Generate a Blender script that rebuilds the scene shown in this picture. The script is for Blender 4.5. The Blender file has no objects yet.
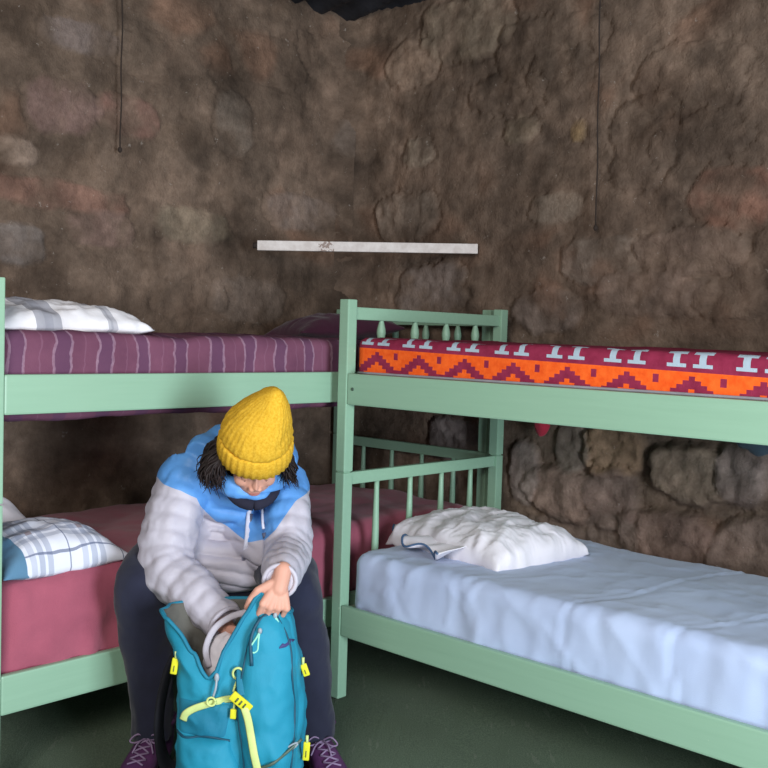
import bpy, bmesh, math, random
from mathutils import Vector, Matrix, noise
from mathutils.bvhtree import BVHTree
random.seed(7)
sc = bpy.context.scene
COL = sc.collection
PI = math.pi
V = Vector

# ------------------------------------------------------------------ camera
F_PX, PITCH, ROLL, CAM_H = 980.0, 0.048, 0.030, 1.319
cam_d = bpy.data.cameras.new('camera'); cam_d.sensor_width = 36; cam_d.lens = 36*F_PX/768; cam_d.clip_start = .05
cam = bpy.data.objects.new('camera', cam_d); COL.objects.link(cam); sc.camera = cam
fwd = V((0, math.cos(PITCH), -math.sin(PITCH))); up0 = V((0, math.sin(PITCH), math.cos(PITCH))); rt0 = V((1, 0, 0))
RT = math.cos(ROLL)*rt0 + math.sin(ROLL)*up0
UP = -math.sin(ROLL)*rt0 + math.cos(ROLL)*up0
CAM = V((0, 0, CAM_H))
cam.matrix_world = Matrix(((RT.x, UP.x, -fwd.x, CAM.x), (RT.y, UP.y, -fwd.y, CAM.y), (RT.z, UP.z, -fwd.z, CAM.z), (0, 0, 0, 1)))
def ray(px, py):
    return fwd*F_PX + RT*(px-384) - UP*(py-384)
def at(px, py, Y):                      # the point of the place seen at a pixel, at world depth Y
    d = ray(px, py); return CAM + d*(Y/d.y)
def pix(p):
    q = V(p)-CAM; d = q.dot(fwd); return (384+F_PX*q.dot(RT)/d, 384-F_PX*q.dot(UP)/d)

# ------------------------------------------------------------------ materials
def lin(c):
    return tuple(((x/255)/12.92 if x/255 <= .04045 else ((x/255+.055)/1.055)**2.4) for x in c)
class NT:
    """small node-tree builder"""
    def __init__(s, name, rough=.8, spec=.3):
        m = bpy.data.materials.new(name); m.use_nodes = True; s.m = m; s.t = m.node_tree
        s.b = s.t.nodes['Principled BSDF']; s.b.inputs['Roughness'].default_value = rough
        s.b.inputs['Specular IOR Level'].default_value = spec
        s.tc = s.n('ShaderNodeTexCoord')
    def n(s, typ, **kw):
        x = s.t.nodes.new(typ)
        for k, v in kw.items(): setattr(x, k, v)
        return x
    def link(s, a, b): s.t.links.new(a, b)
    def setin(s, node, i, v):
        if hasattr(v, 'is_linked') or hasattr(v, 'links'): s.link(v, node.inputs[i])
        else: node.inputs[i].default_value = v
    def math(s, op, a, b=0.0, c=None):
        x = s.n('ShaderNodeMath', operation=op); s.setin(x, 0, a); s.setin(x, 1, b)
        if c is not None: s.setin(x, 2, c)
        return x.outputs[0]
    def noise(s, scale, detail=3, rough=.55, coord=None, dist=0.0):
        x = s.n('ShaderNodeTexNoise'); x.inputs['Scale'].default_value = scale; x.inputs['Detail'].default_value = detail
        x.inputs['Roughness'].default_value = rough; x.inputs['Distortion'].default_value = dist
        s.link(coord or s.tc.outputs['Object'], x.inputs['Vector']); return x.outputs['Fac']
    def mapped(s, scale):
        x = s.n('ShaderNodeMapping'); x.inputs['Scale'].default_value = scale; s.link(s.tc.outputs['Object'], x.inputs['Vector']); return x.outputs[0]
    def ramp(s, fac, stops):
        x = s.n('ShaderNodeValToRGB'); e = x.color_ramp.elements
        while len(e) < len(stops): e.new(.5)
        for el, (p, c) in zip(e, stops): el.position = p; el.color = (*c, 1)
        s.link(fac, x.inputs[0]); return x.outputs[0]
    def mix(s, fac, a, b, mode='MIX'):
        x = s.n('ShaderNodeMix', data_type='RGBA', blend_type=mode)
        s.setin(x, 0, fac)
        for i, v in ((6, a), (7, b)):
            if isinstance(v, tuple): x.inputs[i].default_value = (*v[:3], 1)
            else: s.link(v, x.inputs[i])
        return x.outputs[2]
    def color(s, c):
        if isinstance(c, tuple): s.b.inputs['Base Color'].default_value = (*c, 1)
        else: s.link(c, s.b.inputs['Base Color'])
        return s
    def bump(s, h, strength=.3, dist=.01):
        x = s.n('ShaderNodeBump'); x.inputs['Strength'].default_value = strength; x.inputs['Distance'].default_value = dist
        s.link(h, x.inputs['Height']); s.link(x.outputs[0], s.b.inputs['Normal']); return s
    def xyz(s):
        x = s.n('ShaderNodeSeparateXYZ'); s.link(s.tc.outputs['Object'], x.inputs[0]); return x.outputs
def plain(name, rgb, rough=.8, var=.12, scale=14, bump=.0, bscale=300, spec=.3, bdist=.002):
    t = NT(name, rough, spec); c = lin(rgb)
    f = t.noise(scale, 4)
    t.color(t.ramp(f, [(.3, tuple(x*(1-var) for x in c)), (.7, tuple(min(1, x*(1+var)) for x in c))]))
    if bump: t.bump(t.noise(bscale, 2), bump, bdist)
    return t.m
M = {}
def paint():
    t = NT('green_paint', .42, .4)
    grain = t.noise(1.0, 5, .6, t.mapped((3, 60, 60)))
    blot = t.noise(5, 4)
    c = t.ramp(grain, [(.3, lin((138, 175, 148))), (.7, lin((143, 180, 153)))])
    c = t.mix(t.math('MULTIPLY', blot, .35), c, lin((148, 178, 156)))
    chip = t.math('GREATER_THAN', t.noise(38, 3, .5), .742)
    c = t.mix(t.math('MULTIPLY', chip, .6), c, lin((184, 204, 178)))
    t.color(c); t.bump(grain, .25, .002); return t.m
M['paint'] = paint()
M['bolt'] = plain('dark_bolt_metal', (70, 88, 76), .4)
def stone_wall():
    t = NT('mud_and_stone', .93, .2)
    a = t.n('ShaderNodeVertexColor', layer_name='stone_tint')
    n1 = t.noise(3.0, 6, .65); n2 = t.noise(42, 5, .7); n3 = t.noise(11, 5, .6)
    c = t.mix(1.0, a.outputs[0], t.ramp(n1, [(.3, (.72, .69, .66)), (.5, (1, 1, 1)), (.72, (1.16, 1.12, 1.1))]), 'MULTIPLY')
    c = t.mix(1.0, c, t.ramp(n2, [(.28, (.78, .76, .74)), (.55, (1, 1, 1)), (.8, (1.22, 1.22, 1.2))]), 'MULTIPLY')
    c = t.mix(1.0, c, t.ramp(n3, [(.3, (.84, .82, .8)), (.7, (1.14, 1.12, 1.1))]), 'MULTIPLY')
    fl = t.math('MULTIPLY', t.math('GREATER_THAN', t.noise(26, 5, .78), .665), .34)
    c = t.mix(fl, c, lin((186, 176, 166)))
    t.color(c)
    t.bump(t.math('ADD', t.math('ADD', t.math('MULTIPLY', n2, .8), t.math('MULTIPLY', t.noise(18, 5, .7), 1.6)), t.math('MULTIPLY', t.noise(110, 3, .6), .6)), .5, .012); return t.m
M['stone'] = stone_wall()
def turf():
    t = NT('green_carpet', .97, .1)
    n1 = t.noise(2.2, 5, .6); n2 = t.noise(240, 2); n3 = t.noise(1.0, 4, .6, t.mapped((30, 5, 5)))
    c = t.ramp(n2, [(.3, lin((62, 80, 62))), (.7, lin((116, 134, 108)))])
    c = t.mix(t.math('MULTIPLY', n1, .7), c, lin((104, 112, 102)))
    c = t.mix(t.math('MULTIPLY', t.math('GREATER_THAN', n3, .64), .22), c, lin((146, 150, 136)))
    t.color(c); t.bump(t.math('ADD', n2, n3), .6, .012); return t.m
M['turf'] = turf()
def cloth(name, rgb, rgb2, scale=4, wscale=420, bump=.25, rough=.9):
    t = NT(name, rough, .15)
    c = t.ramp(t.noise(scale, 4), [(.3, lin(rgb)), (.7, lin(rgb2))])
    t.color(c); t.bump(t.math('ADD', t.noise(wscale, 2), t.math('MULTIPLY', t.noise(26, 4), .8)), bump, .004); t.b.inputs['Sheen Weight'].default_value = .15
    return t.m
M['red'] = cloth('red_blanket_cloth', (154, 80, 98), (172, 92, 110), 5, bump=.4)
M['dark_purple'] = cloth('dark_purple_cloth', (70, 38, 56), (84, 46, 66))
M['sheet'] = cloth('pale_blue_cotton', (174, 188, 218), (184, 197, 224), 3, 600, .12)
M['sheet'].node_tree.nodes['Bump'].inputs['Strength'].default_value = .3
M['white'] = cloth('white_cotton', (212, 206, 214), (226, 221, 226), 4, 600, .15)
M['trim_blue'] = plain('blue_hem_edging', (70, 96, 130), .8)
M['underside'] = plain('grey_hem_tape', (150, 150, 156), .9)
def purple_stripes():
    t = NT('purple_striped_weave', .93, .15)
    x, y, z = t.xyz()
    xw = t.math('ADD', x, t.math('MULTIPLY', t.noise(7, 4), .06))
    p = t.math('FRACT', t.math('DIVIDE', xw, .139))
    def band(c, w):
        return t.math('LESS_THAN', t.math('ABSOLUTE', t.math('SUBTRACT', p, c)), w)
    base = t.ramp(t.noise(7, 4), [(.3, lin((104, 64, 84))), (.7, lin((124, 78, 98)))])
    dark = t.math('MULTIPLY', band(.5, .16), .5)
    c = t.mix(dark, base, lin((88, 62, 90)))
    wear = t.math('MULTIPLY', t.math('MULTIPLY', t.noise(50, 3), .75), t.math('GREATER_THAN', z, .05))
    pale = t.math('MULTIPLY', t.math('ADD', band(.32, .028), band(.67, .028)), wear)
    c = t.mix(pale, c, lin((176, 148, 166)))
    c = t.mix(t.math('MULTIPLY', band(.0, .03), .25), c, lin((150, 110, 130)))
    t.color(c); t.bump(t.math('ADD', t.noise(500, 2), t.noise(30, 3)), .35, .004); return t.m
M['purple'] = purple_stripes()
def woven():
    t = NT('orange_and_maroon_weave', .92, .15)
    x, y, z = t.xyz()
    CELL = .0116; CU = .0178
    # the colour border slides down along the bed: z of border = .1 - .022 * x
    zb = t.math('SUBTRACT', .131, t.math('MULTIPLY', x, .024))
    s = t.math('ADD', t.math('SUBTRACT', z, zb), t.math('MULTIPLY', t.math('MAXIMUM', t.math('SUBTRACT', y, .022), 0.0), 1.0))
    lower = t.math('LESS_THAN', s, 0.0)
    # zigzag in stepped cells
    P = 11.0
    iu = t.math('FLOOR', t.math('DIVIDE', x, CU)); iv = t.math('FLOOR', t.math('DIVIDE', t.math('MULTIPLY', s, -1.0), CELL))
    m = t.math('FLOORED_MODULO', iu, P)
    d = t.math('ABSOLUTE', t.math('SUBTRACT', m, 5.0))           # 0 at the apex
    e = t.math('SUBTRACT', iv, d)          # cells below the apex line
    zig = t.math('MULTIPLY', t.math('GREATER_THAN', e, .5), t.math('LESS_THAN', e, 3.3))
    bar = t.math('MULTIPLY', t.math('GREATER_THAN', m, 9.5), t.math('MULTIPLY', t.math('GREATER_THAN', iv, .5), t.math('LESS_THAN', iv, 2.5)))
    fig = t.math('MAXIMUM', zig, bar)
    orange = t.ramp(t.noise(40, 3), [(.3, lin((232, 84, 26))), (.7, lin((250, 108, 40)))])
    mar = t.ramp(t.noise(30, 3), [(.3, lin((128, 36, 62))), (.7, lin((148, 48, 76)))])
    low = t.mix(fig, orange, mar)
    # pale serifed bars on the maroon band
    q = t.math('FLOORED_MODULO', x, .196)
    def dist(c): return t.math('ABSOLUTE', t.math('SUBTRACT', q, c))
    dd = t.math('MINIMUM', dist(.05), dist(.126))
    stem_ = t.math('MULTIPLY', t.math('LESS_THAN', dd, .010), t.math('MULTIPLY', t.math('GREATER_THAN', s, .013), t.math('LESS_THAN', s, .058)))
    def bandv(a, b): return t.math('MULTIPLY', t.math('GREATER_THAN', s, a), t.math('LESS_THAN', s, b))
    serif = t.math('MULTIPLY', t.math('LESS_THAN', dd, .028), t.math('MAXIMUM', bandv(.012, .022), bandv(.048, .058)))
    I = t.math('MAXIMUM', stem_, serif)
    grey = lin((168, 184, 196))
    upc = t.mix(I, mar, grey)
    # the pattern repeats across the top
    c = t.mix(lower, upc, low)
    t.color(c); t.bump(t.math('ADD', t.noise(420, 2), t.math('MULTIPLY', t.noise(40, 2), .5)), .4, .004); return t.m
M['woven'] = woven()
def plaid(name, base, dark, brown, per, bw, thin=True):
    t = NT(name, .9, .15)
    x, y, z = t.xyz()
    def lines(c, per, off, w):
        p = t.math('FRACT', t.math('DIVIDE', t.math('ADD', c, off), per)); return t.math('LESS_THAN', t.math('ABSOLUTE', t.math('SUBTRACT', p, .5)), w)
    c = t.mix(0.0, base, base)
    for cc in (x, y):
        for off, k in ((0, .5), (.028, .35), (-.028, .45)):
            c = t.mix(t.math('MULTIPLY', lines(cc, per, off, bw), k), c, dark)
    if thin:
        for cc in (x, y):
            c = t.mix(t.math('MULTIPLY', lines(cc, per, per*.45, .012), .75), c, lin((90, 100, 130)))
        c = t.mix(t.math('MULTIPLY', t.math('MULTIPLY', lines(x, per, 0, bw), lines(y, per, 0, bw)), .5), c, brown)
    t.color(c); t.bump(t.noise(18, 3), .25, .006); return t.m
M['plaid_blue'] = plaid('white_blue_plaid_cotton', lin((226, 228, 240)), lin((120, 132, 160)), lin((150, 116, 96)), .17, .055)
def grey_stripe():
    t = NT('white_cotton_grey_stripes', .9, .15)
    x, y, z = t.xyz()
    c = t.ramp(t.noise(6, 3), [(.3, lin((222, 218, 220))), (.7, lin((240, 237, 240)))])
    def band(a, b): return t.math('MULTIPLY', t.math('GREATER_THAN', x, a), t.math('LESS_THAN', x, b))
    for a, b, k in ((-.15, -.06, .65), (-.12, -.09, .3), (.095, .13, .5), (.105, .113, .3)):
        c = t.mix(t.math('MULTIPLY', band(a, b), k), c, lin((120, 122, 136)))
    t.color(c); t.bump(t.noise(22, 4), .4, .008); return t.m
M['grey_stripe'] = grey_stripe()
M['blue_panel'] = cloth('slate_blue_cotton', (88, 128, 158), (100, 140, 168))
M['ceil'] = plain('dark_roofing_sheet', (44, 46, 52), .6, .35, 6, .4, 60)
M['cord'] = plain('dark_twine', (54, 45, 40), .9)
def barmat():
    t = NT('worn_white_paint', .7, .3)
    c = t.ramp(t.noise(30, 4), [(.35, lin((206, 196, 190))), (.7, lin((228, 220, 215)))])
    x, y, z = t.xyz()
    rust = t.math('MULTIPLY', t.math('LESS_THAN', t.math('ABSOLUTE', t.math('ADD', x, .185)), .035), t.math('GREATER_THAN', t.noise(60, 4), .52))
    c = t.mix(t.math('MULTIPLY', rust, .7), c, lin((110, 78, 60)))
    t.color(c); t.bump(t.noise(80, 3), .3, .003); return t.m
M['bar'] = barmat()

# ------------------------------------------------------------------ mesh helpers
def link(name, bm, mat, parent=None, smooth=True):
    me = bpy.data.meshes.new(name); bmesh.ops.recalc_face_normals(bm, faces=bm.faces); bm.to_mesh(me); bm.free()
    return link_me(name, me, mat, parent, smooth)
def link_me(name, me, mat, parent=None, smooth=True):
    me.materials.clear()
    for m in (mat if isinstance(mat, (list, tuple)) else [mat]): me.materials.append(m)
    for p in me.polygons: p.use_smooth = smooth
    o = bpy.data.objects.new(name, me); COL.objects.link(o)
    if parent: o.parent = parent
    return o
def tag(o, label=None, cat=None, group=None, kind=None):
    if label: o['label'] = label
    if cat: o['category'] = cat
    if group: o['group'] = group
    if kind: o['kind'] = kind
    return o
def empty(name, mw):
    o = bpy.data.objects.new(name, None); COL.objects.link(o); o.matrix_world = mw; o.empty_display_size = .1; return o
def frame(o, x, y, z=V((0, 0, 1))):
    return Matrix(((x.x, y.x, z.x, o.x), (x.y, y.y, z.y, o.y), (x.z, y.z, z.z, o.z), (0, 0, 0, 1)))
def bx(bm, x0, x1, y0, y1, z0, z1, bev=.003):
    g = bmesh.ops.create_cube(bm, size=1)
    vs = g['verts']
    for v in vs: v.co = V((x0+(v.co.x+.5)*(x1-x0), y0+(v.co.y+.5)*(y1-y0), z0+(v.co.z+.5)*(z1-z0)))
    if bev:
        es = list({e for v in vs for e in v.link_edges})
        bmesh.ops.bevel(bm, geom=es, offset=bev, segments=2, affect='EDGES', profile=.6)
def rings(bm, rs, close=True, caps=True):
    """loft between rings of points (all the same length)"""
    L = [[bm.verts.new(p) for p in r] for r in rs]; n = len(L[0])
    for a, b in zip(L, L[1:]):
        for i in range(n if close else n-1): bm.faces.new((a[i], a[(i+1) % n], b[(i+1) % n], b[i]))
    if caps:
        for r in (L[0], L[-1]):
            c = bm.verts.new(sum((v.co for v in r), V())/n)
            for i in range(n): bm.faces.new((r[i], r[(i+1) % n], c))
    return L
def lathe(bm, prof, n=14, c=V((0, 0, 0))):
    rings(bm, [[c+V((r*math.cos(2*PI*i/n), r*math.sin(2*PI*i/n), z)) for i in range(n)] for r, z in prof])
def catmull(pts, k=8):
    out = []; P = [pts[0]*2-pts[1]] + list(pts) + [pts[-1]*2-pts[-2]]
    for i in range(1, len(P)-2):
        a, b, c, d = P[i-1:i+3]
        for j in range(k):
            t = j/k; out.append(.5*((2*b)+(c-a)*t+(2*a-5*b+4*c-d)*t*t+(3*b-a-3*c+d)*t**3))
    out.append(pts[-1].copy()); return out
def tube(bm, pts, r, n=8, rz=None, upv=None, smooth=0):
    """round or flat tube along points; r a number or list; rz flattens"""
    if smooth: 
        m = len(pts); pts = catmull(pts, smooth)
        if isinstance(r, (list, tuple)):
            rr = []
            for i in range(len(pts)):
                u = i/(len(pts)-1)*(m-1); k = min(int(u), m-2); rr.append(r[k]+(r[k+1]-r[k])*(u-k))
            r = rr
    rs = []; N = None
    for i, p in enumerate(pts):
        T = (pts[min(i+1, len(pts)-1)]-pts[max(i-1, 0)]).normalized()
        if N is None:
            N = (upv if upv is not None else (V((0, 0, 1)) if abs(T.z) < .9 else V((1, 0, 0))))
        N = (N-T*N.dot(T))
        N = N.normalized() if N.length > 1e-6 else T.orthogonal().normalized()
        B = T.cross(N); ri = r[i] if isinstance(r, (list, tuple)) else r
        rs.append([p + N*(math.cos(2*PI*j/n)*(ri if rz is None else rz)) + B*(math.sin(2*PI*j/n)*ri) for j in range(n)])
    rings(bm, rs)
def rbox(L, W, H, r, step, disp=None):
    """rounded box with a gridded surface: x 0..L, y 0..W, z 0..H; disp(p, n) -> new point"""
    bm = bmesh.new(); nx, ny, nz = [max(2, int(round(q/step))) for q in (L, W, H)]
    cache = {}
    def vert(i, j, k):
        key = (i, j, k)
        if key not in cache:
            p = V((L*i/nx, W*j/ny, H*k/nz))
            q = V((min(max(p.x, r), L-r), min(max(p.y, r), W-r), min(max(p.z, min(r, H/2)), H-min(r, H/2))))
            d = p-q
            n = d.normalized() if d.length > 1e-7 else V((0, 0, 0))
            p2 = q+n*r if d.length > 1e-7 else p
            if disp: p2 = disp(p2, n)
            cache[key] = bm.verts.new(p2)
        return cache[key]
    for i in range(nx):
        for j in range(ny):
            for k in (0, nz): bm.faces.new((vert(i, j, k), vert(i+1, j, k), vert(i+1, j+1, k), vert(i, j+1, k)))
    for i in range(nx):
        for k in range(nz):
            for j in (0, ny): bm.faces.new((vert(i, j, k), vert(i+1, j, k), vert(i+1, j, k+1), vert(i, j, k+1)))
    for j in range(ny):
        for k in range(nz):
            for i in (0, nx): bm.faces.new((vert(i, j, k), vert(i, j+1, k), vert(i, j+1, k+1), vert(i, j, k+1)))
    return bm
def fbm(p, s, seed=0, o=3):
    return noise.fractal(p*s+V((seed*7.3, seed*3.1, seed*5.7)), .9, 2.0, o, noise_basis='PERLIN_ORIGINAL')
def pillow_bm(L, W, T, seed, wr=.010, n=56, pexp=2.6, flat=.25, corner=.06, texp=.55):
    """soft pillow in local axes, bottom flattened, z from 0"""
    bm = bmesh.new(); G = {}
    for side in (1, -1):
        for i in range(n+1):
            for j in range(n+1):
                if side == -1 and (i in (0, n) or j in (0, n)): G[side, i, j] = G[1, i, j]; continue
                u, w = 2*i/n-1, 2*j/n-1
                t = max(0, (1-abs(u)**pexp)*(1-abs(w)**pexp))**texp
                sx = 1-corner*(1-w*w)*abs(u)**3*1.4; sy = 1-corner*(1-u*u)*abs(w)**3*1.4
                p = V((u*L/2*sx, w*W/2*sy, 0))
                q = V((p.x, p.y, side*.2))
                edge = .35+.65*t
                h = t*T*(1-flat if side == 1 else flat)
                rid = abs(fbm(V((p.x*1.0+p.y*.6, p.y*1.4-p.x*.3, side)), 9, seed, 2))
                h2 = side*h + wr*edge*(fbm(q, 11, seed, 3)*1.0 - rid*1.6 + .3)*(1 if side == 1 else .2)
                G[side, i, j] = bm.verts.new(V((p.x+wr*fbm(q, 7, seed+3), p.y+wr*fbm(q, 7, seed+5), h2+T*flat)))
    for side in (1, -1):
        for i in range(n):
            for j in range(n): bm.faces.new((G[side, i, j], G[side, i+1, j], G[side, i+1, j+1], G[side, i, j+1]))
    return bm
def remeshed(bm, voxel, smooth=2, fac=.5):
    """one continuous skin around overlapping closed shells"""
    me = bpy.data.meshes.new('tmp'); bmesh.ops.recalc_face_normals(bm, faces=bm.faces); bm.to_mesh(me); bm.free()
    o = bpy.data.objects.new('tmp', me); COL.objects.link(o)
    r = o.modifiers.new('r', 'REMESH'); r.mode = 'VOXEL'; r.voxel_size = voxel
    if smooth: s = o.modifiers.new('s', 'SMOOTH'); s.iterations = smooth; s.factor = fac
    dg = bpy.context.evaluated_depsgraph_get(); dg.update()
    out = bpy.data.meshes.new_from_object(o.evaluated_get(dg)); bpy.data.objects.remove(o); return out
def capsule(bm, a, b, ra, rb, n=14):
    d = (b-a).normalized(); N = d.orthogonal().normalized(); B = d.cross(N); rs = []
    for k in range(1, 6):
        t = k/6*PI/2; rs.append((a-d*ra*math.cos(t), ra*math.sin(t)))
    rs.append((a, ra)); rs.append((b, rb))
    for k in range(1, 6):
        t = k/6*PI/2; rs.append((b+d*rb*math.sin(t), rb*math.cos(t)))
    rings(bm, [[c+N*(r*math.cos(2*PI*j/n))+B*(r*math.sin(2*PI*j/n)) for j in range(n)] for c, r in rs])
def ellipsoid(bm, mw, rx, ry, rz, u=20, v=14):
    g = bmesh.ops.create_uvsphere(bm, u_segments=u, v_segments=v, radius=1)
    for q in g['verts']: q.co = mw @ V((q.co.x*rx, q.co.y*ry, q.co.z*rz))

# ------------------------------------------------------------------ the beds' places
TH, PH = .751, .821
S = 1.45/1.5
R_ = V((math.cos(TH), -math.sin(TH), 0)); N_ = V((math.sin(TH), math.cos(TH), 0))     # right bed: along, towards its wall
L_ = V((math.cos(PH), math.sin(PH), 0)); M_ = V((-math.sin(PH), math.cos(PH), 0))     # left bed: along, towards its wall
PW = .045
P0 = V((-.139*S, 3.62*S, 0))
GAP = .053*S
RB_O = P0 - R_*PW                                    # right bed origin: outer front corner of its head end
LEFT_LEN = (1.262+1.0)*S+2*PW
Q0 = P0 - R_*(GAP+PW)
LB_O = Q0 - L_*(1.262*S+PW)
BW = .962
ZU, ZL, RH = 1.226*S, .357*S, .112
POST_H = 1.45
MR, ML = frame(RB_O, R_, N_), frame(LB_O, L_, M_)
def bunk_bed(mw, length, label, bolts=True):
    """x along the bed from its head end, y from the front to the wall"""
    t = empty('bunk_bed', mw); tag(t, label, 'bunk bed', 'green bunk beds')
    LX = (0, length-PW); LY = (0, BW-PW)
    for x in LX:
        for y in LY:
            bm = bmesh.new(); bx(bm, x, x+PW, y, y+PW, 0, .825, .004); bx(bm, x+.006, x+PW-.006, y+.006, y+PW-.006, .82, .835, 0)
            bx(bm, x, x+PW, y, y+PW, .829, POST_H, .004); link('post', bm, M['paint'], t, False)
    for z in (ZU, ZL):
        for y, d in ((.002, .024), (BW-.026, .024)):
            bm = bmesh.new(); x0, x1 = PW+.001, length-PW-.001
            bx(bm, x0, x1, y, y+d, z-RH, z, .006)
            r = link('side_rail', bm, M['paint'], t, False)
            if y < .1 and bolts and z > 1:
                for xx in (x0+.030, x1-.030):
                    bm = bmesh.new(); tube(bm, [V((xx, y-.003, z-.055)), V((xx, y+.01, z-.055))], .006, 10); link('bolt', bm, M['bolt'], r)
        bm = bmesh.new(); bx(bm, PW+.004, length-PW-.004, .03, BW-.03, z-.085, z-.065, 0); link('bed_base', bm, M['paint'], t, False)
    for k, x in enumerate(LX):
        xm = x+PW/2
        for (za, zb, vase) in ((ZU-.02, POST_H-.026, True), (ZL-.02, .825, False)):
            bm = bmesh.new(); bx(bm, x+.010, x+PW-.010, PW-.002, BW-PW+.002, zb-.046, zb, .005); link('top_rail', bm, M['paint'], t, False)
            bm = bmesh.new(); bx(bm, x+.010, x+PW-.010, PW-.002, BW-PW+.002, za-.05, za, .005); link('cross_rail', bm, M['paint'], t, False)
            z0, z1 = za-.005, zb-.042; h = z1-z0
            for i in range(4):
                y = BW*(.205+.197*i); bm = bmesh.new()
                if vase: prof = [(.011, z0), (.010, z0+h*.25), (.009, z1-.095), (.013, z1-.075), (.0175, z1-.050), (.0165, z1-.036), (.011, z1-.014), (.009, z1-.006), (.009, z1)]
                else: prof = [(.012, z0), (.014, z0+h*.35), (.0135, z0+h*.6), (.010, z0+h*.92), (.010, z1)]
                lathe(bm, prof, 12, V((xm, y, 0))); link('spindle', bm, M['paint'], t)
    return t
bunk_bed(MR, 2.24, 'pale green wooden bunk bed along the right wall with orange blanket on top')
bunk_bed(ML, LEFT_LEN, 'pale green wooden bunk bed along the left wall behind the seated person', False)

# ------------------------------------------------------------------ the room
WL = LB_O + M_*(BW+.075)                 # a point on the left wall, its direction L_
WR = RB_O + N_*(BW+.115)                 # a point on the right wall, its direction R_
def isect(a, u, b, w):
    dt = u.x*(-w.y)+w.x*u.y; d = b-a; s = (d.x*(-w.y)+w.x*d.y)/dt; return a+u*s
CORNER = isect(WL, L_, WR, R_)
CEIL = 2.95
MUD = V(lin((108, 92, 80)))
def wall(name, o, d, n, length, stones, seed, low_rough):
    step = .0125; nx, nz = int(length/step), int((CEIL+.02)/step)
    cs, sn = d, n
    verts = []; cols = []
    SG = {}
    for st in stones: pass
    for k in range(nz+1):
        for i in range(nx+1):
            s, z = .03+i*step, k*step
            q = V((s, z, seed))
            w = V((s+.05*fbm(q, 4, 1), z*1.25+.05*fbm(q, 4, 2), seed*3.0))
            dist, pts = noise.voronoi(w*3.6)
            e = dist[1]-dist[0]
            m = min(1, max(0, (e-.05)/.35)); m = m*m*(3-2*m)
            cid = noise.cell(pts[0]*37.7+V((.5, .5, .5)))
            amp = (.004+.010*max(0, fbm(q, 1.1, 4)+.15))*(.35 if (low_rough > .5 and z < 1.25) else 1)
            show = max(0, min(1, .45+fbm(q, 1.3, 9)*1.3))*(.9)
            h = m*amp*(.4+.6*abs(cid)) + .022*fbm(q, 1.6, 5) + .008*fbm(q, 6, 6) + .005*fbm(q, 17, 7, 3)
            tint = MUD*(1+.28*fbm(q, 1.7, 11)+.20*fbm(V((q.x*2.2, q.y*.8, q.z)), 2.4, 12))
            sc_ = V((1.04+.36*cid, 1.03+.33*cid, 1.02+.31*cid))
            if cid > .45: sc_ = V((1.20, 1.02, .95))
            st_col = V((tint.x*sc_.x, tint.y*sc_.y, tint.z*sc_.z))
            tint = tint.lerp(st_col, m*show)
            jt = .82 if e < .05 else 1.0
            for (a, b, rx, rz, hh, c, k2) in stones:
                dx, dz = (s-a)/rx, (z-b)/rz
                if abs(dx) < 1.5 and abs(dz) < 1.5:
                    rr = (abs(dx)**2.6+abs(dz)**2.6)**(1/2.6) + .22*fbm(q, 4.5, k2, 2)+.10*fbm(q, 16, k2, 2)
                    f = max(0, min(1, (1.0-rr)/.22)); f = f*f*(3-2*f)*(1 if z < 1.25 else max(.25, min(1, .75+fbm(q, 7, k2+1, 3)*1.3)))
                    h = h*(1-f*.5) + f*hh*(.85 if z < 1.25 else .5)*(.9+.25*fbm(q, 8, k2)) + f*(.011 if z < 1.25 else .007)*fbm(q, 24, k2, 3) - (.012 if .0 < f < .12 else 0)
                    if c: tint = tint.lerp(V(lin(c)), f*.75)
            if s < .2: h = h*min(1, .3+s*3.5) + .2-math.sqrt(max(0, .04-(.2-s)**2))
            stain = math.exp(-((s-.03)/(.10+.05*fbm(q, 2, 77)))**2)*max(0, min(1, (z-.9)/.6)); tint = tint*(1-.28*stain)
            p = o + d*s - n*(h) + V((0, 0, z))
            verts.append(p); rg = 1-abs(fbm(V((q.x*.8, q.y*1.5, q.z)), 3.2, 75, 3))*2.6; pale = max(0, rg-.35)*max(0, fbm(q, 1.5, 76)+.25)
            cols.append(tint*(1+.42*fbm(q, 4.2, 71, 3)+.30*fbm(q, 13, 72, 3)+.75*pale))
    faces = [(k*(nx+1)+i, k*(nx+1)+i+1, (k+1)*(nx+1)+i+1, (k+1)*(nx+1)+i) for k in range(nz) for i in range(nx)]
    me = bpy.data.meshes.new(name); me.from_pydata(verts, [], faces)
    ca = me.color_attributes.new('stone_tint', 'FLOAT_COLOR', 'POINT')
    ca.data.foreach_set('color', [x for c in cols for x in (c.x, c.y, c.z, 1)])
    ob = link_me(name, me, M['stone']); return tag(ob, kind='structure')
def wall_sz(px, py, left):
    d = ray(px, py); o, u, n = (CORNER, -L_, M_) if left else (CORNER, R_, N_)
    t = (o-CAM).dot(n)/d.dot(n); p = CAM+d*t-o
    return p.dot(u), p.z+0.0
def stones_px(lst, left):
    out = []
    for i, (px, py, rx, ry, h, c) in enumerate(lst):
        s, z = wall_sz(px, py, left); s2, _ = wall_sz(px+rx, py, left); _, z2 = wall_sz(px, py-ry, left)
        out.append((s, z, abs(s2-s), abs(z2-z), h, c, 20+i))
    return out
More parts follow.
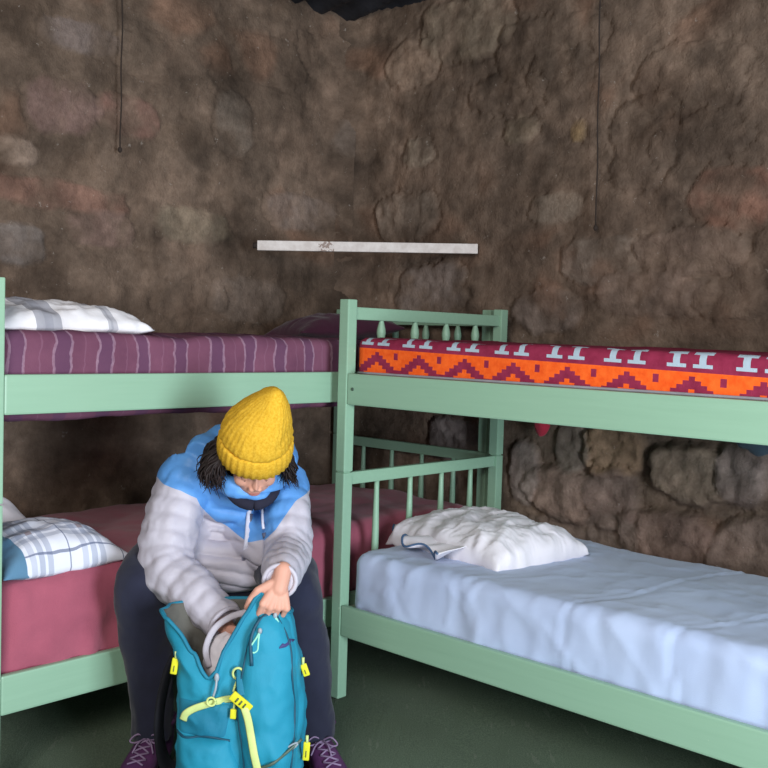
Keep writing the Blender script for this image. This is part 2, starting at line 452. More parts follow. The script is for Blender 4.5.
LS = stones_px([(12, 150, 26, 15, .02, (158, 138, 124)), (130, 116, 34, 24, .02, (142, 108, 98)), (60, 105, 44, 30, .015, (128, 104, 98)),
   (60, 195, 70, 16, .015, (132, 100, 88)), (100, 228, 40, 22, .02, (124, 102, 94)), (85, 38, 46, 18, .02, (120, 108, 104)),
   (232, 122, 20, 34, .018, (124, 112, 102)), (195, 225, 40, 22, .012, (128, 116, 100)), (350, 140, 22, 24, .02, (128, 114, 104)),
   (300, 212, 34, 20, .012, (126, 112, 104)), (20, 245, 30, 24, .015, (120, 112, 108)), (270, 60, 40, 26, .016, None), (165, 60, 50, 26, .014, None), (330, 60, 30, 24, .014, None),
   (250, 300, 40, 26, .012, (124, 110, 100)), (190, 300, 40, 20, .012, None)], True)
RS = stones_px([(414, 62, 28, 24, .04, (142, 122, 106)), (465, 26, 54, 34, .03, (136, 122, 106)), (545, 45, 60, 34, .02, None),
   (418, 152, 18, 16, .03, (136, 124, 110)), (560, 75, 36, 26, .02, None), (578, 132, 9, 12, .02, (176, 148, 108)), (520, 128, 20, 16, .02, (128, 114, 98)),
   (505, 95, 40, 22, .02, None), (735, 200, 50, 36, .02, (128, 94, 80)), (600, 260, 40, 26, .03, (122, 110, 100)), (690, 252, 62, 28, .03, (104, 88, 78)),
   (555, 208, 28, 16, .02, (128, 116, 104)), (650, 295, 66, 24, .02, (112, 96, 86)), (545, 310, 42, 24, .02, (132, 118, 110)), (730, 300, 40, 24, .02, None),
   (690, 80, 60, 40, .015, None), (640, 140, 40, 50, .015, None), (700, 140, 60, 24, .015, None), (430, 290, 40, 30, .012, (132, 120, 114)), (405, 215, 34, 26, .02, (130, 116, 104)),
   (612, 452, 34, 30, .05, (164, 134, 108)), (566, 492, 46, 30, .06, (130, 110, 100)), (612, 502, 28, 36, .05, (120, 102, 94)), (690, 472, 54, 34, .06, (138, 120, 104)), (745, 470, 32, 40, .05, (122, 108, 102)),
   (672, 542, 64, 32, .06, (118, 98, 90)), (752, 560, 42, 46, .05, (112, 96, 88)), (528, 470, 18, 34, .03, (146, 132, 126)), (575, 445, 22, 26, .03, (128, 116, 106)), (615, 535, 30, 26, .02, (112, 98, 90)), (560, 535, 40, 24, .02, (110, 96, 88)),
   (455, 440, 30, 24, .025, (140, 130, 128))], False)
wall('wall_left', CORNER, -L_, M_, 3.9, LS, 1.7, .3)
wall('wall_right', CORNER, R_, N_, 3.2, RS, 5.2, .9)
bm = bmesh.new()
gx = bmesh.ops.create_grid(bm, x_segments=120, y_segments=120, size=3.4)
for v in bm.verts: v.co = V((v.co.x, v.co.y+2.0, .006*fbm(v.co, 2.0, 3)-.006))
tag(link('floor', bm, M['turf']), kind='structure')
bm = bmesh.new()
NX = 160
def cz(x, y): return CEIL-.03 + .022*math.sin((x*.8+y*.6)*2*PI/.16) + .02*fbm(V((x, y, 0)), 1.5, 8)
bmesh.ops.create_grid(bm, x_segments=NX, y_segments=NX, size=3.2)
for v in bm.verts: v.co = V((v.co.x, v.co.y+2.6, cz(v.co.x, v.co.y)))
tag(link('ceiling', bm, M['ceil']), kind='structure')

# clothes bar across the corner
A, B = at(257.5, 245.5, 4.41), at(477.5, 249, 4.43)
bd = (B-A).normalized(); bn = bd.cross(V((0, 0, 1))).normalized(); bu = bn.cross(bd)*-1
if bu.z < 0: bu = -bu
mid = (A+B)/2; hl = (B-A).length/2
t = empty('wall_bar', frame(mid, bd, -bn, bu)); tag(t, 'long white painted bar spanning the corner of the stone walls above the beds', 'bar')
bm = bmesh.new(); bx(bm, -hl, hl, -.014, .014, -.022, .022, .003); link('rail', bm, M['bar'], t, False)
bm = bmesh.new(); tube(bm, [V((-hl-.02, 0, 0)), V((-hl+.005, 0, 0))], .013, 10); link('end_pin', bm, M['cord'], t)
for s in (-1, 1):                                    # stubs that reach back into the walls
    x = s*(hl-.05); bm = bmesh.new(); tube(bm, [V((x, .012, 0)), V((x+s*.02, .16, 0))], .008, 8); link('bracket', bm, M['cord'], t)

# twine hanging on the walls
def twine(px, y0, y1, left, label, group='dark cords hanging on the stone walls'):
    s0, z0 = wall_sz(px, 60, left); s1, z1 = wall_sz(px-1, y1, left)
    u, n, = (-L_, M_) if left else (R_, N_)
    pts = [CORNER+u*(s0+(s1-s0)*k/14)-n*(.055)+V((.002*math.sin(k*1.3), 0, (CEIL-.06)+(z1-CEIL+.06)*k/14)) for k in range(15)]
    t_ = empty('hanging_cord', Matrix.Translation(pts[-1])); tag(t_, label, 'cord', group)
    bm = bmesh.new(); tube(bm, [p-pts[-1] for p in pts], .003, 6); link('strand', bm, M['cord'], t_)
    bm = bmesh.new(); ellipsoid(bm, Matrix.Translation(V((0, 0, -.005))), .009, .009, .012, 10, 8); link('knot', bm, M['cord'], t_)
twine(114, 0, 150, True, 'short dark cord hanging on the left wall above the striped blanket')
twine(604, 0, 228, False, 'longer dark cord hanging on the right wall above the orange blanket')
# ------------------------------------------------------------------ bedding
def soft(amp_top, amp_side, seed, gather=0.0):
    def f(p, n):
        a = amp_top if n.z > .7 else amp_side
        q = p + V((0, 0, 0))
        d = a*fbm(q, 3.2, seed, 3) + a*.4*fbm(q, 11, seed+1, 2)
        if gather and n.y < -.3:                      # little pleats above the rail
            d += gather*max(0, 1-p.z/.16)*math.sin(p.x*46+3*fbm(q, 4, seed+2))*.6
        m = n if n.length > .1 else V((0, 0, 1 if p.z > .05 else -1))
        return p + m*d
    return f
INX = PW+.012
# left, upper: purple striped
MH = .116
bm = rbox(LEFT_LEN-2*INX, BW-.075, MH+.14, .035, .03, soft(.012, .007, 2))
o = link('striped_blanket', bm, M['purple']); o.matrix_world = ML @ Matrix.Translation(V((INX, .038, ZU-.14+.004)))
tag(o, 'dusty purple blanket with thin pale stripes covering the left top bunk', 'blanket')
# left, lower: red
LH = .255
bm = rbox(LEFT_LEN-2*INX, BW-.07, LH+.05, .06, .022, soft(.016, .024, 5, .026))
o = link('red_blanket', bm, M['red']); o.matrix_world = ML @ Matrix.Translation(V((INX, .032, ZL-.05)))
tag(o, 'plain dusty red blanket on the lower left bunk under the seated person', 'blanket')
# right, upper: woven blanket
bm = rbox(2.24-2*INX-.004, BW-.066, .165, .022, .02, lambda p, n: soft(.007, .004, 9)(p, n)-V((0, 0, .008*p.x*max(0, p.z/.165))))
o = link('woven_blanket', bm, M['woven']); o.matrix_world = MR @ Matrix.Translation(V((INX+.002, .036, ZU-.037)))
tag(o, 'bright orange and maroon zigzag woven blanket on the right top bunk', 'blanket')
bm = bmesh.new(); tube(bm, [V((.012+2.08*k/40, -.003+soft(.007, .004, 9)(V((.012+2.08*k/40, 0, .04)), V((0, -1, 0))).y, .0405)) for k in range(41)], .0045, 6)
h_ = link('hem', bm, M['underside'], o); h_['label'] = 'thin grey hem'
# right, lower: pale blue sheet with creases
def sheet_disp(p, n):
    q = p.copy(); d = .008*fbm(q, 2.6, 12, 3)
    # diagonal folds from the front edge
    w = .5+.5*fbm(q, 1.4, 13)
    rid = 1-abs(fbm(V((p.x*3.2-p.y*2.0, p.y*.9+p.x*.8, p.z*2)), 2.0, 14, 3))*2.2
    d += .006*max(0, rid)**3*w*(1.5 if p.x < .6 else .7)
    rid = 1-abs(fbm(V((p.x*2.0+p.y*1.2+p.z*2, p.y*2.8-p.x*.5, 0)), 2.4, 15, 2))*2.4
    d += .004*max(0, rid)**4
    for xs, sl in ((.92, .25), (1.27, .35)):          # two long fold lines across the sheet
        u = p.x-xs-sl*(p.y-.1)*(1 if p.z > .1 else 0)-.03*math.sin(p.y*7)
        d += .004*math.exp(-(u/.006)**2) - .003*math.exp(-((u-.016)/.012)**2)
    if n.y < -.3: d += .008*fbm(V((p.x*9, p.z*2.5, 0)), 1, 16, 2)+.012*max(0, .06-p.z)/.06*fbm(V((p.x*5, 0, 0)), 1.3, 17)
    m = n if n.length > .1 else V((0, 0, 1 if p.z > .05 else -1))
    if n.length < .1 and p.y < .05: m = V((0, -1, 0))
    return p+m*d
bm = rbox(2.24-2*INX+.004, BW-.082, .238, .05, .0135, sheet_disp)
o = link('mattress', bm, M['sheet']); o.matrix_world = MR @ Matrix.Translation(V((INX-.004, .036, ZL-.045)))
tag(o, 'thick mattress in a creased pale blue sheet on the lower right bunk', 'mattress')

def put_pillow(name, bm, mat, bed, x, y, z, rz, tilt=(0, 0), label='', group=None):
    o = link(name, bm, mat)
    o.matrix_world = bed @ Matrix.Translation(V((x, y, z))) @ Matrix.Rotation(rz, 4, 'Z') @ Matrix.Rotation(tilt[0], 4, 'X') @ Matrix.Rotation(tilt[1], 4, 'Y')
    return tag(o, label, 'pillow', group)
TOPU = ZU+.004+MH
put_pillow('pillow', pillow_bm(.54, .46, .115, 3, .012, flat=.3, pexp=3.4, corner=.03), M['grey_stripe'], ML, .325, .33, TOPU-.022, .05, (0, .0),
   'white pillow with grey stripes at the left end of the purple blanket')
put_pillow('pillow', pillow_bm(.56, .42, .13, 6, .008, flat=.3), M['dark_purple'], ML, LEFT_LEN-.36, .66, TOPU-.02, -.2, (-.1, -.06),
   'dark purple pillow behind the spindles at the right end of the striped blanket')
TOPL = ZL-.05+LH+.05
put_pillow('pillow', pillow_bm(.32, .44, .19, 9, .008, flat=.3), M['white'], ML, .22, .665, TOPL-.02, .06, (.0, .0),
   'white pillow mostly hidden behind the plaid pillow on the lower left bunk')
pl = put_pillow('pillow', pillow_bm(.43, .40, .160, 11, .007, flat=.28, pexp=2.2, corner=.10), [M['plaid_blue'], M['blue_panel']], ML, .268, .225, TOPL-.034, .04, (0, .0),
   'white and blue plaid pillow with slate blue panel on the red blanket')
for p in pl.data.polygons:
    if p.center.x < -.135: p.material_index = 1
# the crumpled white pillow on the pale blue sheet
TOPR = ZL-.045+.235
def crumple(bm, seed):
    for v in bm.verts:
        p = v.co; k = max(0, min(1, (p.z)/.05))
        r = (fbm(V((p.x*1.5+p.y*.4, p.y*.8-p.x*.3, .3)), 5.0, seed, 2)**2+.0012)**.5; r2 = abs(fbm(V((p.x-p.y*.8, p.y*1.5, .7)), 15, seed+1, 2))
        r3 = max(0, fbm(V((p.x*.9+p.y*1.1, p.y*1.6-p.x*.5, .1)), 9, seed+9, 3))
        v.co += V((.012*fbm(p, 7, seed+2), .012*fbm(p, 7, seed+3), k*(.010-.034*r*(1+fbm(p, 4, seed+6))-.007*r3+.004*max(0, .10-r2)/.10)))
    return bm
wp = put_pillow('pillow', crumple(pillow_bm(.60, .48, .165, 14, .004, 96, 3.4, .25, .015, .40), 21), M['white'], MR, .335, .47, TOPR-.036, -.14, (0, .0),
   'crumpled white pillow with blue edged open hem on the pale blue sheet')
# its loose hem: a wavy flap spilling at the open end, with a thin blue edge
bm = bmesh.new(); NU, NV = 60, 12; G = []; edge = []
for i in range(NU+1):
    u = i/NU; row = []
    for j in range(NV+1):
        w = j/NV
        bx0 = V((-.27+.40*u, -.04-.17*min(1, u*1.6), 0)); out = V((-.55+.55*u, -1, 0)).normalized()
        p = bx0+out*(.115*w*(1+.3*math.sin(u*13+1)))
        z = .045*(1-w)**1.3+.056+.026*w*(1+math.sin(u*25+w*3))*.6+.014*math.sin(u*11+2)*w
        row.append(bm.verts.new(V((p.x, p.y, max(z, .046)))))
        if j == NV: edge.append(V((p.x, p.y, max(z, .046)+.002)))
    G.append(row)
for a, b in zip(G, G[1:]):
    for j in range(NV): bm.faces.new((a[j], b[j], b[j+1], a[j+1]))
hem = link('hem', bm, M['white'], wp)
md = hem.modifiers.new('thick', 'SOLIDIFY'); md.thickness = .003
bm = bmesh.new(); tube(bm, edge, .0042, 6); link('edging', bm, M['trim_blue'], hem)['label'] = 'dark blue edging of the hem'

# small cloths tucked under the right top bunk, at the wall
s_, z_ = wall_sz(543, 424, False)
def at_wall(s, z, off): return CORNER+R_*s-N_*off+V((0, 0, z))
def clump(p, rx, ry, rz, mat, label, seed):
    bm = bmesh.new(); ellipsoid(bm, Matrix.Identity(4), rx, ry, rz, 24, 18)
    for v in bm.verts: v.co *= 1+.25*fbm(v.co, 22, seed, 2)
    o = link('bundled_cloth', bm, mat); o.matrix_world = frame(p, R_, N_); tag(o, label, 'cloth')
clump(at_wall(s_+.062, z_+.008, .10), .032, .03, .05, cloth('red_cloth', (176, 40, 62), (196, 56, 76)), 'small red cloth tucked between the stone wall and the right top bunk', 91)
s2_, z2_ = wall_sz(762, 440, False)
clump(at_wall(s2_+.05, z2_+.02, .13), .11, .05, .06, cloth('dark_teal_cloth', (54, 66, 76), (64, 80, 90)), 'dark teal cloth bulging under the right top bunk at the wall', 92)
# ------------------------------------------------------------------ the seated person
M['skin'] = plain('skin', (206, 152, 132), .55, .05, 20, .1, 200)
M['lips'] = plain('lips', (178, 112, 102), .6)
M['hair'] = plain('dark_brown_hair', (40, 30, 29), .6, .3, 60, .0)
def knit():
    t = NT('mustard_knit', .93, .1)
    c = t.ramp(t.noise(160, 3), [(.3, lin((196, 148, 36))), (.7, lin((220, 176, 60)))])
    t.color(c); t.bump(t.math('ADD', t.noise(300, 2), t.noise(120, 2)), .3, .003); return t.m
M['knit'] = knit()
def shell(name, a, b):
    t = NT(name, .5, .35)
    t.color(t.ramp(t.noise(6, 3), [(.3, lin(a)), (.7, lin(b))])); t.bump(t.noise(34, 4, .6), .35, .006); return t.m
M['jacket_grey'] = shell('pale_grey_jacket_shell', (178, 173, 184), (188, 183, 194))
M['jacket_blue'] = shell('sky_blue_jacket_shell', (84, 142, 206), (94, 152, 216))
def two_tone():
    t = NT('two_tone_jacket_shell', .5, .35); a = t.n('ShaderNodeAttribute', attribute_name='yoke')
    n = t.noise(6, 3); g = t.ramp(n, [(.3, lin((178, 173, 184))), (.7, lin((188, 183, 194)))]); b = t.ramp(n, [(.3, lin((84, 142, 206))), (.7, lin((94, 152, 216)))])
    t.color(t.mix(t.math('GREATER_THAN', a.outputs['Fac'], 0.0), g, b)); t.bump(t.noise(34, 4, .6), .35, .006); return t.m
M['jacket'] = two_tone()
M['zip_white'] = plain('pale_zip_tape', (206, 206, 222), .6)
M['pull_grey'] = plain('grey_zip_pull', (84, 88, 108), .6)
M['scarf'] = plain('navy_neck_gaiter', (34, 34, 50), .9, .2, 20, .3)
M['trousers'] = cloth('dark_navy_trousers', (36, 37, 52), (44, 46, 64), 6, 500, .2)
M['boot'] = shell('purple_boot_leather', (70, 36, 72), (90, 50, 92))
M['boot_dark'] = plain('dark_boot_sole', (40, 30, 44), .8)
M['lace'] = plain('pale_boot_laces', (128, 108, 136), .7)
M['eye'] = plain('eye_white', (225, 222, 218), .3, .02)

PELV, MID, CHEST, NECK = V((-.545, 3.385, .70)), V((-.515, 3.27, .80)), V((-.455, 3.075, .885)), V((-.415, 2.965, .925))
SH_R, EL_R, WR_R = V((-.600, 3.00, .868)), V((-.622, 2.855, .628)), V((-.448, 2.70, .530))
SH_L, EL_L, WR_L = V((-.306, 3.05, .845)), V((-.270, 2.86, .672)), V((-.262, 2.60, .664))
HIP_R, KN_R, AN_R = V((-.628, 3.32, .665)), V((-.690, 2.86, .565)), V((-.660, 2.885, .12))
HIP_L, KN_L, AN_L = V((-.455, 3.34, .665)), V((-.252, 2.885, .570)), V((-.172, 2.90, .13))
HC = V((-.372, 2.845, .965))                                   # skull centre
HU = V((.14, -.60, .79)).normalized()                          # crown direction
HF = V((.20, -.80, -.56)); HF = (HF-HU*HF.dot(HU)).normalized()
HL = HU.cross(HF)*-1                                           # her left
if HL.x < 0: HL = -HL
MH_ = Matrix(((HL.x, HF.x, HU.x, HC.x), (HL.y, HF.y, HU.y, HC.y), (HL.z, HF.z, HU.z, HC.z), (0, 0, 0, 1)))
person = empty('person', Matrix.Translation(V((-.56, 3.2, .6))))
tag(person, 'seated person in yellow knit hat and blue grey puffy jacket, reaching into the backpack', 'person')
PINV = person.matrix_world.inverted()
def pl_link(name, bm, mat, parent=None, smooth=True):
    par = parent or person
    if isinstance(bm, bpy.types.Mesh): me = bm
    else:
        me = bpy.data.meshes.new(name); bmesh.ops.recalc_face_normals(bm, faces=bm.faces); bm.to_mesh(me); bm.free()
    me.transform(PINV)
    o = link_me(name, me, mat, None, smooth); o.parent = par; return o

# body: head, neck, trunk, limbs and hands as one skin
bm = bmesh.new()
def hm(x, y, z): return MH_ @ Matrix.Translation(V((x, y, z)))
ellipsoid(bm, hm(0, -.012, .03), .074, .094, .088, 28, 20)
ellipsoid(bm, hm(0, .022, -.045), .060, .066, .078, 24, 18)     # face
ellipsoid(bm, hm(0, .040, -.098), .034, .036, .028)             # chin
ellipsoid(bm, hm(0, .074, .012), .050, .020, .018)              # brow
for s in (-1, 1):
    ellipsoid(bm, hm(s*.034, .058, -.040), .026, .024, .024)    # cheekbones
    ellipsoid(bm, hm(s*.072, -.008, -.022), .010, .020, .032)   # ears
    ellipsoid(bm, hm(s*.011, .090, -.050), .009, .011, .008)    # nostrils
rings(bm, [[MH_ @ V((x*w, y, z)) for x, y in ((-1, .070), (-.5, .07+d), (0, .074+d*1.25), (.5, .07+d), (1, .070), (0, .05))]
           for z, w, d in ((.010, .010, .008), (-.015, .012, .016), (-.038, .016, .028), (-.052, .017, .022), (-.060, .012, .006))])
ellipsoid(bm, hm(0, .077, -.073), .022, .010, .006); ellipsoid(bm, hm(0, .075, -.083), .019, .010, .007)
capsule(bm, HC-HU*.06-HF*.03, NECK, .052, .058)
for a, b, ra, rb in ((PELV, MID, .125, .12), (MID, CHEST, .12, .12), (CHEST, NECK, .11, .07), (SH_R, SH_L, .06, .06),
                     (SH_R, EL_R, .050, .042), (EL_R, WR_R, .040, .028), (SH_L, EL_L, .050, .042), (EL_L, WR_L, .040, .028),
                     (HIP_R, HIP_L, .10, .10), (HIP_R, KN_R, .082, .058), (KN_R, AN_R, .056, .040), (HIP_L, KN_L, .082, .058), (KN_L, AN_L, .056, .040)):
    capsule(bm, a, b, ra, rb)
for an, tx in ((AN_R, -.02), (AN_L, .05)):
    capsule(bm, an-V((0, 0, .05)), an+V((tx, -.08, -.085)), .032, .022)
def hand(wrist, d, t, curls, thumb, left, spread=.0):
    """five fingers; d to the fingertips, t the thumb's side"""
    d = d.normalized(); t = (t-d*t.dot(d)).normalized(); p = d.cross(t) if left else t.cross(d)      # p: out of the palm
    capsule(bm, wrist-d*.02, wrist+d*.03, .024, .024)
    for k in range(4):                                           # palm as four fused metacarpals
        capsule(bm, wrist+d*.015+t*(.006-.004*k), wrist+d*(.082-.004*abs(k-1))+t*(.032-.0212*k), .0145, .0115, 10)
    tips = []
    for k, ln in enumerate((.072, .080, .074, .058)):
        q = wrist+d*(.084-.004*abs(k-1))+t*(.032-.0212*k); a = 0; r = .0094 if k < 3 else .0082
        for s, (f, c) in enumerate(zip((.46, .30, .24), curls)):
            a += c*(1+.06*k)
            dd = d*math.cos(a)+p*math.sin(a)+t*spread*(1.5-k)
            e = q+dd.normalized()*ln*f; capsule(bm, q, e, r, r*.92, 10); q = e; r *= .92
        tips.append(q)
    q = wrist+d*.022+t*.024; r = .0125
    for dd, ln in thumb:
        v = (d*dd[0]+t*dd[1]+p*dd[2]).normalized(); e = q+v*ln; capsule(bm, q, e, r, r*.88, 10); q = e; r *= .9
    return tips
HAND_L = WR_L+V((.004, -.016, .006))
hand(HAND_L, V((-.16, -.42, -.90)), V((-.95, -.25, .25)), (.85, 1.55, 1.0), (((.62, .72, .25), .038), ((.85, .35, .55), .032), ((.8, .05, .8), .026)), True)
hand(WR_R+V((.03, -.03, -.02)), V((.55, -.42, -.72)), V((.25, -.75, .55)), (.5, .5, .4), (((.6, .75, .3), .038), ((.9, .3, .4), .032), ((.9, .1, .5), .026)), False)
body = pl_link('body', remeshed(bm, .0031, 2, .4), M['skin'])
for s in (-1, 1):
    bm = bmesh.new(); ellipsoid(bm, hm(s*.031, .069, -.022), .012, .012, .010); pl_link('eyelid', bm, M['skin'])
    bm = bmesh.new(); tube(bm, [MH_ @ V((s*(.031+.012*math.cos(a)), .0785-.003*abs(math.cos(a))*2, -.026-.003*math.sin(a))) for a in [PI*k/6 for k in range(7)]], .0016, 6); pl_link('eyelashes', bm, M['hair'])
    bm = bmesh.new(); tube(bm, [MH_ @ V((s*(.012+.009*k), .090-.0025*k*k*.5, .010+.004*math.sin(k))) for k in range(5)], .0032, 6); pl_link('eyebrow', bm, M['hair'])
bm = bmesh.new(); ellipsoid(bm, hm(0, .0815, -.074), .017, .007, .004); ellipsoid(bm, hm(0, .0795, -.082), .015, .007, .005); pl_link('lips', bm, M['lips'])

# jacket -----------------------------------------------------------------
def puff_rings(bm, path, rad, pitch, amp, ref, n=48, phase=0.0, bulge=1.0):
    """quilted tube: path points, (side radius, front radius) each, seams every pitch metres"""
    P = catmull(path, 30); m = len(path)-1; s = 0; rs = []; X = None
    for i, p in enumerate(P):
        T = (P[min(i+1, len(P)-1)]-P[max(i-1, 0)]).normalized()
        if i: s += (P[i]-P[i-1]).length
        u = min(i/(len(P)-1)*m, m-1e-6); k = int(u); f = u-k; f = f*f*(3-2*f)*.5+f*.5
        a = rad[k][0]+(rad[k+1][0]-rad[k][0])*f; b = rad[k][1]+(rad[k+1][1]-rad[k][1])*f
        X0 = ref if X is None else X
        X = (X0-T*X0.dot(T)).normalized(); Y = T.cross(X)
        ring = []
        for j in range(n):
            th = 2*PI*j/n
            ph = ((s/pitch+phase+.05*math.sin(th*2+phase*3)+.06*fbm(V((math.cos(th), math.sin(th), s*4)), .9, 31)) % 1)
            q = abs(math.sin(PI*ph))**.55
            wr = .007*fbm(V((math.cos(th)*1.6, math.sin(th)*1.6, s*9)), 1.2, 33)
            g = 1-amp+amp*q
            ring.append(p + X*(math.cos(th)*(a*g+wr)) + Y*(math.sin(th)*(b*g+wr)))
        rs.append(ring)
    rings(bm, rs)
LAT = (SH_L-SH_R).normalized()
bm = bmesh.new()
puff_rings(bm, [V((-.500, 3.085, .560)), V((-.515, 3.17, .645)), V((-.500, 3.17, .770)), V((-.452, 3.065, .850)), V((-.422, 2.985, .912))],
           [(.168, .155), (.195, .195), (.195, .185), (.185, .145), (.105, .085)], .062, .07, LAT, 64)
capsule(bm, SH_R+V((.10, .03, .012)), SH_R+V((-.005, 0, -.01)), .085, .086, 24)
capsule(bm, SH_L+V((-.09, .02, .012)), SH_L+V((.002, 0, -.01)), .082, .082, 24)
capsule(bm, V((-.44, 3.10, .72)), V((-.345, 2.975, .670)), .10, .082, 24)
capsule(bm, V((-.58, 3.08, .70)), V((-.60, 2.99, .67)), .09, .07, 24)
capsule(bm, V((-.54, 3.02, .60)), V((-.42, 3.02, .60)), .085, .085, 24)
# collar rim standing around the neck and the hood fallen on the back
cx = V((-.402, 2.925, .905)); ax = (HU*.3+V((.05, -.35, .75))).normalized()
cr = [(cx + ax*(.018*math.cos(a*1.0)+.012) + LAT*(.098*math.sin(a)) - LAT.cross(ax)*0 + (ax.cross(LAT))*(.085*math.cos(a))) for a in [2*PI*k/28 for k in range(29)]]
tube(bm, cr, [.022+.010*abs(math.sin(k*.9)) for k in range(29)], 12)
hood = V((-.43, 3.035, .955))
hp = []
for k in range(13):
    a = PI*(k/12); hp.append(hood + LAT*(-.125*math.cos(a)) + V((.02, .060, .028))*math.sin(a)+V((0, -.07, -.02))*(1-math.sin(a)))
tube(bm, hp, [.045+.012*math.sin(PI*k/12)+.006*math.sin(k*2.3) for k in range(13)], 14)
# sleeves
puff_rings(bm, [SH_R+V((.02, .02, .03)), SH_R.lerp(EL_R, .45)+V((-.012, 0, 0)), EL_R+V((.0, -.004, -.005)), EL_R.lerp(WR_R, .55), EL_R.lerp(WR_R, 1.16)],
           [(.086, .088), (.086, .088), (.084, .082), (.072, .068), (.056, .054)], .050, .085, V((1, 0, 0)), 44, .35)
puff_rings(bm, [SH_L+V((-.01, .02, .02)), SH_L.lerp(EL_L, .5)+V((.006, 0, 0)), EL_L+V((0, -.002, -.002)), EL_L.lerp(WR_L, .55), WR_L+V((.0, -.012, -.004))],
           [(.082, .084), (.076, .082), (.072, .076), (.062, .064), (.046, .047)], .050, .085, V((1, 0, 0)), 44, .2)
jm = remeshed(bm, .0055, 2, .4)
jk = None
# the blue yoke: everything above a boundary that dips to the zip
YB = [(-.40, .93), (-.26, .862), (-.20, .846), (-.155, .822), (-.135, .770), (-.10, .735), (.0, .692), (.05, .705), (.09, .745), (.14, .822), (.20, .855), (.4, .9)]
def yoke(x):
    for (a, za), (b, zb) in zip(YB, YB[1:]):
        if a <= x <= b: return za+(zb-za)*(x-a)/(b-a)
    return .9
ZX = at(248, 520, 2.9).x
me = jm
def seg_d(p, a, b):
    d = b-a; t = max(0, min(1, (p-a).dot(d)/d.dot(d))); return (p-a-d*t).length
TAX = (CHEST-V((-.50, 3.085, .56))); TAX = V((TAX.x, TAX.y*.35, TAX.z)).normalized()
mv = []
for v in me.vertices:
    c = v.co; da = min(seg_d(c, SH_R, EL_R), seg_d(c, EL_R, WR_R), seg_d(c, SH_L, EL_L), seg_d(c, EL_L, WR_L))
    k = max(0, min(1, (da-.088)/.03)) * (1 if c.z < .86 and c.y < 3.2 else 0)
    s_ = ((c-PELV).dot(TAX)+.010*fbm(c, 7, 35))/.046 % 1
    mv.append(v.normal*(k*(.012*abs(math.sin(PI*s_))**.55-.006+.006*fbm(c, 9, 36))))
for v, d in zip(me.vertices, mv): v.co += d
YD = []
for v in me.vertices:
    c = v.co; lim = yoke((c.x-ZX)*2.9/max(2.6, c.y)) if c.y < 3.12 else .80
    YD.append(min(c.z-lim, (c-WR_L).length-.14))
at_ = me.attributes.new('yoke', 'FLOAT', 'POINT'); at_.data.foreach_set('value', YD)
jk = pl_link('jacket', me, M['jacket'])
JT = BVHTree.FromPolygons([person.matrix_world @ v.co for v in jk.data.vertices], [p.vertices for p in jk.data.polygons])
def onj(px, py, off=.002):
    d = ray(px, py).normalized(); h = JT.ray_cast(CAM, d)
    return (h[0]+h[1]*off) if h[0] is not None else at(px, py, 2.9)
bm = bmesh.new(); tube(bm, [onj(x, y, .001) for x, y in ((249.5, 504), (249, 512), (248.5, 520), (248, 528), (247.5, 537), (246, 548), (244, 560))], .0075, 8, .0035); pl_link('zipper', bm, M['zip_white'], jk)
bm = bmesh.new(); a = onj(250.5, 513, .010); tube(bm, [a, a+V((-.001, -.006, -.022)), a+V((-.003, -.004, -.044))], [.006, .008, .010], 8, .004); pl_link('zip_pull', bm, M['pull_grey'], jk)
bm = bmesh.new(); tube(bm, [onj(x, y, .003) for x, y in ((263, 507), (263.3, 513), (263.5, 520), (264.5, 529))], .0045, 8); pl_link('drawcord', bm, M['zip_white'], jk)
bm = bmesh.new(); a = onj(265, 533, .004); tube(bm, [a, a+V((.004, -.004, -.016))], .006, 8); pl_link('cord_lock', bm, M['pull_grey'], jk)
bm = bmesh.new()
for wr, el, r in ((WR_L+V((0, -.012, -.004)), EL_L, .043), (EL_R.lerp(WR_R, 1.16), EL_R, .050)):
    d = (wr-el).normalized(); nn = d.orthogonal().normalized(); b = d.cross(nn)
    rs = [wr+nn*(r*math.cos(2*PI*k/24))+b*(r*math.sin(2*PI*k/24)) for k in range(25)]
    bm = bmesh.new(); tube(bm, rs, .0065, 10); pl_link('cuff', bm, M['jacket_grey'], jk)

# neck gaiter
bm = bmesh.new()
puff_rings(bm, [NECK+V((0, -.01, .0)), HC-HU*.105-HF*.012, HC-HU*.085+HF*.0], [(.075, .072), (.066, .066), (.060, .060)], .03, .08, LAT, 28)
gc = HC-HU*.112+HF*.004
tube(bm, [gc+HL*(.072*math.sin(a))+HF*(.088*math.cos(a))-HU*(.004*math.cos(2*a)) for a in [2*PI*k/28 for k in range(29)]], .017, 10); pl_link('neck_gaiter', bm, M['scarf'])

# trousers
bm = bmesh.new()
def legp(h, k, a, bow):
    P = [h, h.lerp(k, .55)+V((0, 0, .012)), k+V((0, -.006, .004)), k.lerp(a, .22)+bow*.7, k.lerp(a, .6)+bow*.4, a+V((0, 0, -.02))]
    R = [(.115, .11), (.096, .096), (.082, .084), (.080, .082), (.070, .072), (.060, .062)]
    PP = catmull(P, 10); m = len(P)-1
    rs = []; X = V((1, 0, 0))
    for i, p in enumerate(PP):
        T = (PP[min(i+1, len(PP)-1)]-PP[max(i-1, 0)]).normalized(); X = (X-T*X.dot(T)).normalized(); Y = T.cross(X)
        u = min(i/(len(PP)-1)*m, m-1e-6); kk = int(u); r = R[kk][0]+(R[kk+1][0]-R[kk][0])*(u-kk)
        rs.append([p+(X*math.cos(t)+Y*math.sin(t))*(r+.010*fbm(p*1.0+(X*math.cos(t)+Y*math.sin(t))*.08, 12, 41)) for t in [2*PI*j/30 for j in range(30)]])
    rings(bm, rs)
